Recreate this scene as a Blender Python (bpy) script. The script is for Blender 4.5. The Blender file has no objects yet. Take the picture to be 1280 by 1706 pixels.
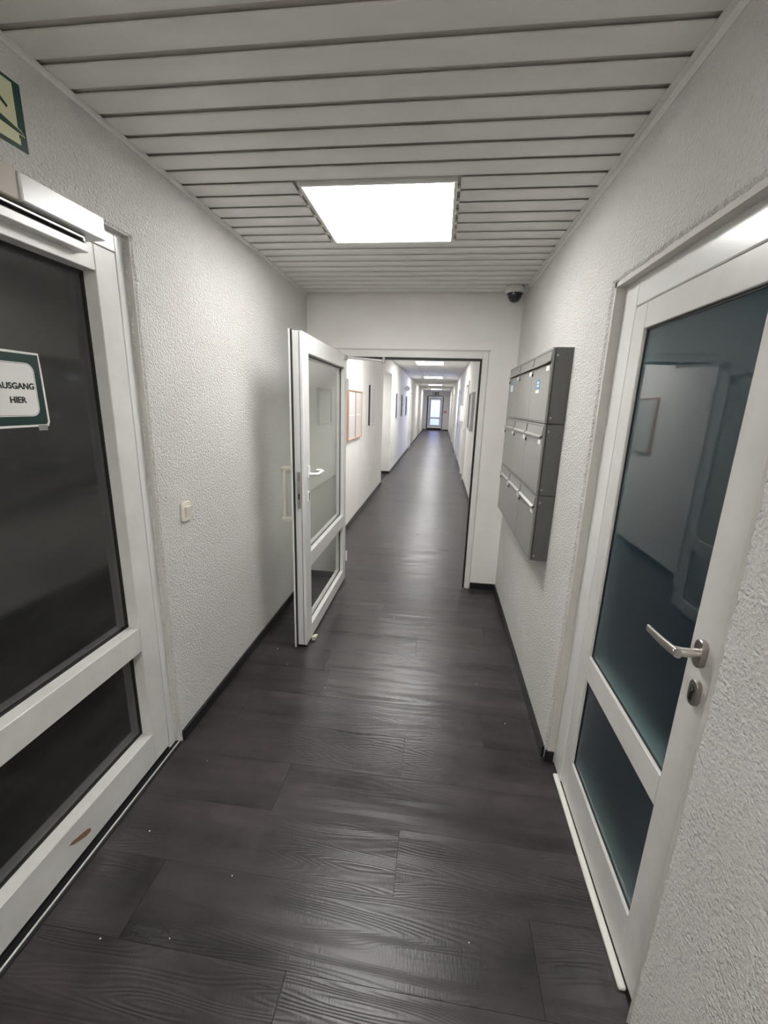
import bpy, bmesh, math, random
from mathutils import Matrix, Vector
random.seed(7)
SC = bpy.context.scene
COL = SC.collection

# ---------------------------------------------------------------- camera, world, exposure
def cam_axes(yaw, pit, rol):
    Rz = Matrix.Rotation(yaw, 3, 'Z'); Rx = Matrix.Rotation(pit, 3, 'X'); Ry = Matrix.Rotation(rol, 3, 'Y')
    return Rz @ Rx @ Ry
_R = cam_axes(0.1210, -0.2471, -0.0309)
cx, cf, cu = _R @ Vector((1, 0, 0)), _R @ Vector((0, 1, 0)), _R @ Vector((0, 0, 1))
cam_d = bpy.data.cameras.new('camera'); cam = bpy.data.objects.new('camera', cam_d); COL.objects.link(cam)
M4 = Matrix(((cx.x, cu.x, -cf.x, 0), (cx.y, cu.y, -cf.y, 0), (cx.z, cu.z, -cf.z, 1.55), (0, 0, 0, 1)))
cam.matrix_world = M4
cam_d.sensor_fit = 'HORIZONTAL'; cam_d.sensor_width = 36.0; cam_d.lens = 709.7 / 1280 * 36.0
cam_d.clip_start = 0.02; cam_d.clip_end = 200
SC.camera = cam
W = bpy.data.worlds.new('world'); SC.world = W; W.use_nodes = True
W.node_tree.nodes['Background'].inputs[0].default_value = (0.78, 0.83, 1.0, 1)
W.node_tree.nodes['Background'].inputs[1].default_value = 1.3
SC.view_settings.view_transform = 'Standard'; SC.view_settings.look = 'None'
SC.view_settings.exposure = 1.52; SC.view_settings.gamma = 1.0; SC.view_settings.use_curve_mapping = False
PANEL_POWER = 7.6
REAR_POWER = 15.0
CORRIDOR_POWER = 9.5
SC.cycles.diffuse_bounces = 5

# ---------------------------------------------------------------- dimensions (metres; x across, y along the corridor, z up)
XL, XR, YB, ZC = -1.10, 0.565, 3.56, 2.38
YE, ZE = 29.0, 2.48
YBACK = -2.0

# ---------------------------------------------------------------- materials
MATS = {}
def new_mat(name):
    m = bpy.data.materials.new(name); m.use_nodes = True
    MATS[name] = m
    return m, m.node_tree, m.node_tree.nodes['Principled BSDF']
def plain(name, col, rough=0.5, metal=0.0, spec=0.5, coat=0.0):
    m, t, p = new_mat(name)
    p.inputs['Base Color'].default_value = (*col, 1); p.inputs['Roughness'].default_value = rough
    p.inputs['Metallic'].default_value = metal; p.inputs['Specular IOR Level'].default_value = spec
    p.inputs['Coat Weight'].default_value = coat; p.inputs['Coat Roughness'].default_value = 0.05
    return m
def N(t, kind, **kw):
    n = t.nodes.new(kind)
    for k, v in kw.items():
        if k in n.inputs.keys(): n.inputs[k].default_value = v
        else: setattr(n, k, v)
    return n
def L(t, a, b): t.links.new(a, b)
def worn(name, col, rough=0.4, var=0.06, scale=6.0, bump=0.0, bscale=200.0, metal=0.0, spec=0.5):
    """painted / metal surface with faint uneven dirt"""
    m, t, p = new_mat(name)
    g = N(t, 'ShaderNodeNewGeometry')
    n = N(t, 'ShaderNodeTexNoise', Scale=scale, Detail=6.0, Roughness=0.65)
    L(t, g.outputs['Position'], n.inputs['Vector'])
    r = N(t, 'ShaderNodeValToRGB')
    r.color_ramp.elements[0].position = 0.3; r.color_ramp.elements[1].position = 0.7
    r.color_ramp.elements[0].color = (*[max(0, c * (1 - var * 2)) for c in col], 1)
    r.color_ramp.elements[1].color = (*col, 1)
    L(t, n.outputs['Fac'], r.inputs['Fac']); L(t, r.outputs['Color'], p.inputs['Base Color'])
    p.inputs['Roughness'].default_value = rough; p.inputs['Metallic'].default_value = metal
    p.inputs['Specular IOR Level'].default_value = spec
    if bump:
        n2 = N(t, 'ShaderNodeTexNoise', Scale=bscale, Detail=2.0)
        L(t, g.outputs['Position'], n2.inputs['Vector'])
        b = N(t, 'ShaderNodeBump', Strength=bump, Distance=0.001)
        L(t, n2.outputs['Fac'], b.inputs['Height']); L(t, b.outputs['Normal'], p.inputs['Normal'])
    return m
def stucco(name, col, strength=0.6, dist=0.004, scale=150.0):
    m, t, p = new_mat(name)
    g = N(t, 'ShaderNodeNewGeometry')
    n1 = N(t, 'ShaderNodeTexNoise', Scale=scale, Detail=3.0, Roughness=0.7)
    v = N(t, 'ShaderNodeTexVoronoi', Scale=scale * 1.1); v.feature = 'SMOOTH_F1'
    w = N(t, 'ShaderNodeTexNoise', Scale=3.0, Detail=4.0)
    for q in (n1, v, w): L(t, g.outputs['Position'], q.inputs['Vector'])
    mx = N(t, 'ShaderNodeMath', operation='MULTIPLY_ADD'); mx.inputs[1].default_value = -0.6
    L(t, v.outputs['Distance'], mx.inputs[0]); L(t, n1.outputs['Fac'], mx.inputs[2])
    b = N(t, 'ShaderNodeBump', Strength=strength, Distance=dist)
    L(t, mx.outputs[0], b.inputs['Height']); L(t, b.outputs['Normal'], p.inputs['Normal'])
    r = N(t, 'ShaderNodeValToRGB')
    r.color_ramp.elements[0].position = 0.25; r.color_ramp.elements[1].position = 0.75
    r.color_ramp.elements[0].color = (col[0] * .93, col[1] * .92, col[2] * .90, 1); r.color_ramp.elements[1].color = (*col, 1)
    L(t, w.outputs['Fac'], r.inputs['Fac']); L(t, r.outputs['Color'], p.inputs['Base Color'])
    p.inputs['Roughness'].default_value = 0.75; p.inputs['Specular IOR Level'].default_value = 0.25
    return m
def front_fresnel(t, ior):
    # mirror share of a pane's outer faces only, so a ray leaving the slab is not trapped inside it
    fr = N(t, 'ShaderNodeFresnel', IOR=ior); g = N(t, 'ShaderNodeNewGeometry')
    inv = N(t, 'ShaderNodeMath', operation='SUBTRACT'); inv.inputs[0].default_value = 1.0; L(t, g.outputs['Backfacing'], inv.inputs[1])
    mu = N(t, 'ShaderNodeMath', operation='MULTIPLY'); L(t, fr.outputs[0], mu.inputs[0]); L(t, inv.outputs[0], mu.inputs[1])
    return mu.outputs[0]
def clear_glass(name, tint, gloss_rough=0.02, ior=1.5, dirt=0.0):
    m = bpy.data.materials.new(name); m.use_nodes = True; t = m.node_tree; MATS[name] = m
    t.nodes.remove(t.nodes['Principled BSDF']); out = t.nodes['Material Output']
    tr = N(t, 'ShaderNodeBsdfTransparent'); tr.inputs[0].default_value = (*tint, 1)
    if dirt:        # thin film of dust and smears
        df = N(t, 'ShaderNodeBsdfDiffuse'); df.inputs[0].default_value = (0.6, 0.6, 0.58, 1)
        g = N(t, 'ShaderNodeNewGeometry'); mp = N(t, 'ShaderNodeMapping'); mp.inputs['Scale'].default_value = (4.0, 4.0, 14.0); L(t, g.outputs['Position'], mp.inputs['Vector'])
        nz = N(t, 'ShaderNodeTexNoise', Scale=1.0, Detail=7.0, Roughness=0.7); L(t, mp.outputs[0], nz.inputs['Vector'])
        mr = N(t, 'ShaderNodeMapRange'); mr.inputs['From Min'].default_value = 0.35; mr.inputs['From Max'].default_value = 0.8
        mr.inputs['To Min'].default_value = dirt * 0.5; mr.inputs['To Max'].default_value = dirt * 2.2; L(t, nz.outputs['Fac'], mr.inputs['Value'])
        dm = N(t, 'ShaderNodeMixShader'); L(t, mr.outputs[0], dm.inputs[0]); L(t, tr.outputs[0], dm.inputs[1]); L(t, df.outputs[0], dm.inputs[2]); tr = dm
    gl = N(t, 'ShaderNodeBsdfGlossy'); gl.inputs['Roughness'].default_value = gloss_rough
    gl.inputs['Color'].default_value = (1, 1, 1, 1)
    mix = N(t, 'ShaderNodeMixShader')
    L(t, front_fresnel(t, ior), mix.inputs[0]); L(t, tr.outputs[0], mix.inputs[1]); L(t, gl.outputs[0], mix.inputs[2])
    L(t, mix.outputs[0], out.inputs[0])
    return m
def frosted_glass(name, tint, body, share=0.5, rough=None):
    """satinated pane: part scattered through, part body colour, with a clear polished front"""
    m = bpy.data.materials.new(name); m.use_nodes = True; t = m.node_tree; MATS[name] = m
    t.nodes.remove(t.nodes['Principled BSDF']); out = t.nodes['Material Output']
    if rough is None: tl = N(t, 'ShaderNodeBsdfTranslucent')
    else:
        tl = N(t, 'ShaderNodeBsdfRefraction'); tl.inputs['Roughness'].default_value = rough; tl.inputs['IOR'].default_value = 1.2
    tl.inputs[0].default_value = (*tint, 1)
    df = N(t, 'ShaderNodeBsdfDiffuse'); df.inputs[0].default_value = (*body, 1)
    mx = N(t, 'ShaderNodeMixShader'); mx.inputs[0].default_value = share
    L(t, df.outputs[0], mx.inputs[1]); L(t, tl.outputs[0], mx.inputs[2])
    gl = N(t, 'ShaderNodeBsdfGlossy'); gl.inputs['Roughness'].default_value = 0.03
    mix = N(t, 'ShaderNodeMixShader')
    L(t, front_fresnel(t, 1.75), mix.inputs[0]); L(t, mx.outputs[0], mix.inputs[1]); L(t, gl.outputs[0], mix.inputs[2])
    L(t, mix.outputs[0], out.inputs[0])
    return m
def emitter(name, col, s):
    m = bpy.data.materials.new(name); m.use_nodes = True; t = m.node_tree; MATS[name] = m
    t.nodes.remove(t.nodes['Principled BSDF'])
    e = N(t, 'ShaderNodeEmission', Strength=s); e.inputs[0].default_value = (*col, 1)
    L(t, e.outputs[0], t.nodes['Material Output'].inputs[0])
    return m
def vinyl_wood(name):
    m, t, p = new_mat(name)
    oi = N(t, 'ShaderNodeObjectInfo'); g = N(t, 'ShaderNodeNewGeometry')
    # every plank gets its own stretch of grain
    off = N(t, 'ShaderNodeVectorMath', operation='SCALE'); off.inputs[0].default_value = (37.0, 91.0, 13.0)
    L(t, oi.outputs['Random'], off.inputs['Scale'])
    add = N(t, 'ShaderNodeVectorMath', operation='ADD')
    L(t, g.outputs['Position'], add.inputs[0]); L(t, off.outputs[0], add.inputs[1])
    mp = N(t, 'ShaderNodeMapping'); mp.inputs['Scale'].default_value = (0.9, 8.0, 1.0)
    L(t, add.outputs[0], mp.inputs['Vector'])
    nz = N(t, 'ShaderNodeTexNoise', Scale=1.0, Detail=1.6, Roughness=0.5); L(t, mp.outputs[0], nz.inputs['Vector'])
    # contour lines of a stretched noise = cathedral grain
    k = N(t, 'ShaderNodeMath', operation='MULTIPLY'); k.inputs[1].default_value = 240.0; L(t, nz.outputs['Fac'], k.inputs[0])
    sn = N(t, 'ShaderNodeMath', operation='SINE'); L(t, k.outputs[0], sn.inputs[0])
    # short cross scratches
    mp2 = N(t, 'ShaderNodeMapping'); mp2.inputs['Scale'].default_value = (190.0, 45.0, 1.0); mp2.inputs['Rotation'].default_value = (0, 0, 0.6)
    L(t, add.outputs[0], mp2.inputs['Vector'])
    n2 = N(t, 'ShaderNodeTexNoise', Scale=1.0, Detail=2.0); L(t, mp2.outputs[0], n2.inputs['Vector'])
    h = N(t, 'ShaderNodeMath', operation='MULTIPLY_ADD'); h.inputs[1].default_value = 0.35
    L(t, sn.outputs[0], h.inputs[0]); L(t, n2.outputs['Fac'], h.inputs[2])
    b = N(t, 'ShaderNodeBump', Strength=0.5, Distance=0.0007); L(t, h.outputs[0], b.inputs['Height'])
    L(t, b.outputs['Normal'], p.inputs['Normal'])
    # streaky dark brown-grey print
    mp3 = N(t, 'ShaderNodeMapping'); mp3.inputs['Scale'].default_value = (1.5, 10.0, 1.0); L(t, add.outputs[0], mp3.inputs['Vector'])
    n3 = N(t, 'ShaderNodeTexNoise', Scale=1.0, Detail=4.0, Roughness=0.55); L(t, mp3.outputs[0], n3.inputs['Vector'])
    n4 = N(t, 'ShaderNodeTexNoise', Scale=9.0, Detail=5.0, Roughness=0.7); L(t, g.outputs['Position'], n4.inputs['Vector'])
    mm = N(t, 'ShaderNodeMath', operation='MULTIPLY_ADD'); mm.inputs[1].default_value = 0.6
    L(t, n4.outputs['Fac'], mm.inputs[0]); L(t, n3.outputs['Fac'], mm.inputs[2])
    r = N(t, 'ShaderNodeValToRGB')
    r.color_ramp.elements[0].position = 0.48; r.color_ramp.elements[1].position = 1.0
    r.color_ramp.elements[0].color = (0.0085, 0.0074, 0.0082, 1); r.color_ramp.elements[1].color = (0.056, 0.046, 0.049, 1)
    L(t, mm.outputs[0], r.inputs['Fac'])
    br = N(t, 'ShaderNodeMapRange'); br.inputs['To Min'].default_value = 0.8; br.inputs['To Max'].default_value = 1.2
    L(t, oi.outputs['Random'], br.inputs['Value'])
    sc = N(t, 'ShaderNodeVectorMath', operation='SCALE'); L(t, r.outputs['Color'], sc.inputs[0]); L(t, br.outputs[0], sc.inputs['Scale'])
    L(t, sc.outputs[0], p.inputs['Base Color'])
    rr = N(t, 'ShaderNodeMapRange'); rr.inputs['To Min'].default_value = 0.22; rr.inputs['To Max'].default_value = 0.40
    L(t, n3.outputs['Fac'], rr.inputs['Value']); L(t, rr.outputs[0], p.inputs['Roughness'])
    p.inputs['Specular IOR Level'].default_value = 0.5
    return m

stucco('wall_stucco', (0.86, 0.85, 0.835), 1.0, 0.013, 125.0)
stucco('wall_smooth', (0.86, 0.85, 0.835), 0.3, 0.003, 110.0)
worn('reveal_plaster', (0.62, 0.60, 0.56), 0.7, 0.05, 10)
worn('slat_white', (0.84, 0.83, 0.80), 0.42, 0.03, 5)
plain('void_grey', (0.66, 0.63, 0.59), 0.9)
worn('ceiling_trim', (0.85, 0.84, 0.82), 0.5, 0.04, 8)
worn('tile_white', (0.74, 0.73, 0.71), 0.85, 0.04, 7, 0.3, 150)
worn('pvc_white', (0.80, 0.80, 0.79), 0.22, 0.03, 4)
worn('pvc_dirty', (0.76, 0.75, 0.73), 0.30, 0.08, 5)
worn('frame_paint', (0.78, 0.77, 0.75), 0.35, 0.04, 6)
plain('gasket_black', (0.008, 0.008, 0.008), 0.5)
plain('base_black', (0.012, 0.012, 0.013), 0.4)
plain('steel', (0.55, 0.54, 0.52), 0.3, 1.0)
worn('nickel', (0.50, 0.47, 0.44), 0.34, 0.08, 30, metal=1.0)
worn('lever_alu', (0.74, 0.71, 0.68), 0.32, 0.05, 30, metal=1.0)
plain('bright_alu', (0.88, 0.87, 0.85), 0.35, 0.6)
plain('key_dark', (0.01, 0.01, 0.01), 0.5)
worn('mail_grey', (0.27, 0.265, 0.255), 0.28, 0.05, 5)
worn('mail_side', (0.125, 0.122, 0.12), 0.42, 0.05, 9)
plain('mail_lip', (0.33, 0.325, 0.315), 0.3)
plain('white_label', (0.85, 0.84, 0.82), 0.5)
plain('blue_sticker', (0.10, 0.30, 0.48), 0.4)
plain('switch_cream', (0.74, 0.70, 0.60), 0.35)
plain('handle_white', (0.83, 0.83, 0.82), 0.25)
plain('pull_cream', (0.72, 0.69, 0.60), 0.35)
plain('dome_smoke', (0.02, 0.02, 0.028), 0.08, spec=0.7)
plain('camera_white', (0.70, 0.70, 0.66), 0.4)
plain('sign_green', (0.003, 0.042, 0.027), 0.3)
plain('sign_cream', (0.62, 0.62, 0.40), 0.4)
plain('paper_white', (0.80, 0.79, 0.77), 0.5)
plain('paper_green', (0.006, 0.036, 0.030), 0.4)
plain('ink', (0.01, 0.01, 0.012), 0.6)
plain('wood_frame', (0.60, 0.40, 0.29), 0.5)
worn('paper_print', (0.66, 0.66, 0.66), 0.6, 0.12, 60)
plain('poster_pink', (0.66, 0.60, 0.61), 0.4)
plain('poster_grey', (0.58, 0.60, 0.64), 0.4)
plain('frame_dark', (0.03, 0.03, 0.035), 0.4)
plain('red', (0.55, 0.05, 0.03), 0.4)
plain('closer_beige', (0.46, 0.42, 0.36), 0.45)
plain('stopper', (0.70, 0.66, 0.55), 0.6)
plain('stain_brown', (0.27, 0.15, 0.105), 0.6)
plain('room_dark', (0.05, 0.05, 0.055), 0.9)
plain('sill_white', (0.82, 0.81, 0.76), 0.45)
worn('mat_dark', (0.04, 0.035, 0.035), 0.9, 0.1, 20)
vinyl_wood('vinyl_plank')
plain('subfloor', (0.008, 0.007, 0.007), 0.7)
clear_glass('glass_clear', (0.95, 0.965, 0.95), 0.02, 1.5)
clear_glass('glass_dark', (0.30, 0.32, 0.33), 0.09, 1.85, 0.03)
frosted_glass('glass_teal', (0.70, 0.82, 0.81), (0.022, 0.038, 0.056), 0.42, 0.6)
frosted_glass('glass_daylight', (0.72, 0.76, 0.95), (0.3, 0.3, 0.4), 0.85)
emitter('panel_light', (1.0, 0.985, 0.955), PANEL_POWER)
emitter('pane_glow_fill', (0.90, 1.0, 0.98), 42.0)  # strong emitter for the lamp added behind the frosted pane
emitter('panel_light_rear', (1.0, 0.985, 0.955), REAR_POWER)
emitter('panel_light_corridor', (1.0, 0.985, 0.955), CORRIDOR_POWER)

# ---------------------------------------------------------------- mesh helpers
class MB:
    """collects shapes of ONE part"""
    def __init__(s): s.bm = bmesh.new()
    def box(s, x0, x1, y0, y1, z0, z1, bev=0.0, seg=1):
        b = bmesh.new(); bmesh.ops.create_cube(b, size=1.0)
        for v in b.verts: v.co = Vector(((x0 + x1) / 2 + v.co.x * (x1 - x0), (y0 + y1) / 2 + v.co.y * (y1 - y0), (z0 + z1) / 2 + v.co.z * (z1 - z0)))
        if bev: bmesh.ops.bevel(b, geom=b.edges[:], offset=bev, segments=seg, profile=0.5, affect='EDGES')
        s.merge(b); return s
    def merge(s, b):
        me = bpy.data.meshes.new('tmp'); b.to_mesh(me); b.free(); s.bm.from_mesh(me); bpy.data.meshes.remove(me)
    def poly_prism(s, pts, ax, a0, a1, bev=0.0):
        """outline pts in the plane across axis ax (0,1,2), pulled from a0 to a1"""
        b = bmesh.new()
        def P3(u, v, a): return (a, u, v) if ax == 0 else ((u, a, v) if ax == 1 else (u, v, a))
        lo = [b.verts.new(P3(u, v, a0)) for u, v in pts]; hi = [b.verts.new(P3(u, v, a1)) for u, v in pts]
        n = len(pts)
        b.faces.new(lo); b.faces.new(hi[::-1])
        for i in range(n): b.faces.new((lo[i], hi[i], hi[(i + 1) % n], lo[(i + 1) % n]))
        bmesh.ops.recalc_face_normals(b, faces=b.faces[:])
        if bev: bmesh.ops.bevel(b, geom=b.edges[:], offset=bev, segments=1, affect='EDGES')
        s.merge(b); return s
    def cyl(s, p0, p1, r, seg=16, r2=None):
        p0, p1 = Vector(p0), Vector(p1); d = p1 - p0
        b = bmesh.new()
        bmesh.ops.create_cone(b, cap_ends=True, segments=seg, radius1=r, radius2=r if r2 is None else r2, depth=d.length)
        q = d.to_track_quat('Z', 'Y').to_matrix().to_4x4(); q.translation = (p0 + p1) / 2
        bmesh.ops.transform(b, matrix=q, verts=b.verts[:]); s.merge(b); return s
    def tube(s, pts, r, seg=12, sy=1.0):
        """round bar along a polyline"""
        b = bmesh.new(); pts = [Vector(p) for p in pts]; rings = []
        for i, p in enumerate(pts):
            d = (pts[min(i + 1, len(pts) - 1)] - pts[max(i - 1, 0)]).normalized()
            up = Vector((0, 0, 1)) if abs(d.z) < 0.9 else Vector((1, 0, 0))
            a = d.cross(up).normalized(); c = a.cross(d).normalized()
            rings.append([b.verts.new(p + a * (r * math.cos(2 * math.pi * k / seg)) + c * (r * sy * math.sin(2 * math.pi * k / seg))) for k in range(seg)])
        for i in range(len(rings) - 1):
            for k in range(seg): b.faces.new((rings[i][k], rings[i][(k + 1) % seg], rings[i + 1][(k + 1) % seg], rings[i + 1][k]))
        b.faces.new(rings[0][::-1]); b.faces.new(rings[-1])
        bmesh.ops.recalc_face_normals(b, faces=b.faces[:]); s.merge(b); return s
    def lathe(s, prof, c, seg=28):
        """prof: (radius, z) pairs turned about the vertical through c"""
        b = bmesh.new(); rings = []
        for r, z in prof:
            if r < 1e-5: rings.append([b.verts.new((c[0], c[1], c[2] + z))] * seg)
            else: rings.append([b.verts.new((c[0] + r * math.cos(2 * math.pi * k / seg), c[1] + r * math.sin(2 * math.pi * k / seg), c[2] + z)) for k in range(seg)])
        for i in range(len(rings) - 1):
            for k in range(seg):
                vs = []
                for v in (rings[i][k], rings[i][(k + 1) % seg], rings[i + 1][(k + 1) % seg], rings[i + 1][k]):
                    if v not in vs: vs.append(v)
                if len(vs) > 2: b.faces.new(vs)
        bmesh.ops.recalc_face_normals(b, faces=b.faces[:]); s.merge(b); return s
    def grid(s, rows):
        b = bmesh.new(); V = [[b.verts.new(p) for p in r] for r in rows]
        for i in range(len(V) - 1):
            for j in range(len(V[0]) - 1): b.faces.new((V[i][j], V[i][j + 1], V[i + 1][j + 1], V[i + 1][j]))
        s.merge(b); return s
    def mesh(s, name, mat, smooth=False):
        me = bpy.data.meshes.new(name); s.bm.to_mesh(me); s.bm.free()
        me.materials.append(MATS[mat])
        if smooth: me.polygons.foreach_set('use_smooth', [True] * len(me.polygons)); me.set_sharp_from_angle(angle=math.radians(35))
        return me
    def build(s, name, mat, parent=None, smooth=False):
        return link(name, s.mesh(name, mat, smooth), parent)
def link(name, me, parent=None, loc=None):
    o = bpy.data.objects.new(name, me); COL.objects.link(o)
    if parent is not None:
        o.parent = parent
        # meshes are written in world metres, so undo the parent's own placement
        o.matrix_parent_inverse = parent.matrix_basis.inverted()
    if loc: o.location = loc
    return o
def tag(o, label=None, cat=None, group=None, kind=None):
    if label: o['label'] = label
    if cat: o['category'] = cat
    if group: o['group'] = group
    if kind: o['kind'] = kind
    return o
def thing(name, loc, label, cat, group=None, kind=None):
    o = bpy.data.objects.new(name, None); COL.objects.link(o); o.location = loc; o.empty_display_size = 0.05
    return tag(o, label, cat, group, kind)
def struct(o, label=None, cat=None): return tag(o, label, cat, None, 'structure')
def text_mesh(body, size, mat, place, bold=0.0, depth=0.0004, align='CENTER'):
    cu_ = bpy.data.curves.new('lettering', 'FONT'); cu_.body = body; cu_.size = size; cu_.align_x = align; cu_.align_y = 'CENTER'
    cu_.offset = bold; cu_.extrude = depth; cu_.resolution_u = 3
    o = bpy.data.objects.new('tmp_text', cu_); COL.objects.link(o)
    dg = bpy.context.evaluated_depsgraph_get(); me = bpy.data.meshes.new_from_object(o.evaluated_get(dg))
    bpy.data.objects.remove(o); bpy.data.curves.remove(cu_)
    me.transform(place); me.materials.clear(); me.materials.append(MATS[mat]); me.name = 'lettering'
    return me
def rough_edge(mb, X, sgn, edge, inner, z0, z1, depth, jit=0.003, axis='Y', splay=0.02):
    """crumbly plaster arris: wall face strip -> chipped edge -> reveal. sgn: +1 when the reveal goes to +X; 'inner' is the wall side direction along the edge axis"""
    n = max(4, int((z1 - z0) / 0.009)); rows = []; drift = 0.0
    for i in range(n + 1):
        t = z0 + (z1 - z0) * i / n
        drift = 0.75 * drift + random.gauss(0, jit * 0.8)
        j = (random.gauss(0, jit) + drift) * (1.0 if 0 < i < n else 0)
        a = (X, edge + inner * 0.03); b_ = (X + sgn * 0.0005, edge + inner * 0.006 + j); c_ = (X + sgn * 0.007, edge - inner * 0.001 + j * 0.6)
        d = (X + sgn * depth, edge - inner * splay)
        if axis == 'Y': rows.append([(p[0], p[1], t) for p in (a, b_, c_, d)])
        else: rows.append([(p[0], t, p[1]) for p in (a, b_, c_, d)])
    mb.grid(rows)

# ---------------------------------------------------------------- floor: base and vinyl planks
fl = struct(MB().box(-1.35, 0.9, YBACK - 0.1, YE + 1.6, -0.10, -0.0035).build('floor', 'subfloor'),
            'dark wood-look vinyl plank floor running the length of the corridor', 'floor')
struct(MB().box(XL - 1.45, -1.352, 8.2, 9.95, -0.10, -0.0005).build('floor_side_opening', 'vinyl_plank'), 'dark vinyl floor inside the side opening', 'floor')
PW, PLEN, GAP = 0.2287, 1.22, 0.0005
fixed = {0: [-0.335], 1: [-0.85, 0.37], 2: [-0.057], 3: [-0.56], 4: [-0.075], 5: [-0.923, 0.297], 6: [-0.562]}
rows_near, far = [], MB()
y_first = 0.808 - PW * 1          # row 0 runs 0.579..0.808
k0 = int(math.floor((YBACK - y_first) / PW)); k1 = int(math.ceil((YE - y_first) / PW))
FX0, FX1 = -1.135, 0.61
shared = {}
for k in range(k0, k1):
    ya = y_first + k * PW; yb = min(ya + PW, YE)
    if k in fixed: cuts = list(fixed[k])
    else: cuts = [((k * 0.437 + random.uniform(-.1, .1)) % PLEN) + FX0]
    xs = [FX0]
    c = min(cuts)
    while c - PLEN > FX0 + 0.05: c -= PLEN
    while c < FX1 - 0.05:
        if c > FX0 + 0.05: xs.append(c)
        c += PLEN
    xs.append(FX1)
    for a, b in zip(xs[:-1], xs[1:]):
        if ya < 8.2:
            key = (round(b - a, 3), round(yb - ya, 3))
            if key not in shared:
                w, h = key
                shared[key] = MB().box(-w / 2 + GAP, w / 2 - GAP, -h / 2 + GAP, h / 2 - GAP, -0.0034, 0.0, 0.0004).mesh('plank', 'vinyl_plank')
            link('plank', shared[key], fl, ((a + b) / 2, (ya + yb) / 2, random.uniform(-0.0002, 0.0)))
        else:
            far.box(a + GAP, b - GAP, ya + GAP, yb - GAP, -0.0034, 0.0)
tag(far.build('plank_field', 'vinyl_plank', fl), kind='stuff')

# ---------------------------------------------------------------- walls
LD0, LD1, LDZ = 0.44, 1.536, 2.09       # opening of the exit door in the wall at x = XL
RD0, RD1, RDZ = 0.81, 1.707, 1.98       # opening of the frosted door in the wall at x = XR
T = 0.16
wl = MB()
wl.box(XL - T, XL, YBACK, LD0 - 0.03, 0, ZC + 0.1).box(XL - T, XL, LD0 - 0.03, LD1 + 0.03, LDZ + 0.03, ZC + 0.1).box(XL - T, XL, LD1 + 0.03, YB, 0, ZC + 0.1)
rough_edge(wl, XL, -1, LD1, +1, 0, LDZ + 0.03, 0.035, 0.0007, splay=0.006)
rough_edge(wl, XL, -1, LD0, -1, 0, LDZ + 0.03, 0.035, 0.0007, splay=0.006)
rough_edge(wl, XL, -1, LDZ, +1, LD0 - 0.0, LD1 + 0.03, 0.035, 0.0007, axis='Z', splay=0.006)
struct(wl.build('wall_left', 'wall_stucco'), 'white roughcast wall with the dark glazed exit door', 'wall')
wr = MB()
wr.box(XR, XR + T, YBACK, RD0 - 0.03, 0, ZC + 0.1).box(XR, XR + T, RD0 - 0.03, RD1 + 0.03, RDZ + 0.03, ZC + 0.1).box(XR, XR + T, RD1 + 0.03, YB, 0, ZC + 0.1)
rough_edge(wr, XR, +1, RD0, -1, 0, RDZ + 0.03, 0.042, 0.0014)
rough_edge(wr, XR, +1, RDZ, +1, RD0 - 0.03, RD1 + 0.03, 0.042, 0.0014, axis='Z')
rough_edge(wr, XR, +1, RD1, +1, 0, RDZ + 0.03, 0.042, 0.0016)
struct(wr.build('wall_right', 'wall_stucco'), 'white roughcast wall carrying the grey mailboxes', 'wall')
# smooth-painted reveal faces beside the frosted door
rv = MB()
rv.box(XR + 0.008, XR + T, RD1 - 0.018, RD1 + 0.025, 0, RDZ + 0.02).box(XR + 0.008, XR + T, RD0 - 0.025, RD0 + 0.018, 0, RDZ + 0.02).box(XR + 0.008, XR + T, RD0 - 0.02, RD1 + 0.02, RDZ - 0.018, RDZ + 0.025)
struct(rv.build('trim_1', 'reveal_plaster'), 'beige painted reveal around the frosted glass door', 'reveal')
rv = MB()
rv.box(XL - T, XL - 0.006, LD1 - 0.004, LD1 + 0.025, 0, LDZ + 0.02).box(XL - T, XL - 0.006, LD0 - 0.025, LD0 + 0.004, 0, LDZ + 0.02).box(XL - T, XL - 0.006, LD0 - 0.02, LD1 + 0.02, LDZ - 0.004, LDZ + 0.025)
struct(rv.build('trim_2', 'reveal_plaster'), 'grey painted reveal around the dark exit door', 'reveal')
OX0, OX1, OZ = -0.815, 0.299, 1.915     # clear opening of the passage door
WT = 0.14
wb = MB()
wb.box(XL - T, OX0 - 0.03, YB, YB + WT, 0, 2.62).box(OX1 + 0.03, XR + T, YB, YB + WT, 0, 2.62).box(OX0 - 0.03, OX1 + 0.03, YB, YB + WT, OZ + 0.03, 2.62)
struct(wb.build('wall_back', 'wall_smooth'), 'smooth white cross wall with the open passage doorway', 'wall')
struct(MB().box(XL - T, XR + T, YBACK - 0.15, YBACK, 0, ZC + 0.1).build('wall_front', 'wall_stucco'), 'white wall closing the lobby behind the viewer', 'wall')
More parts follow.
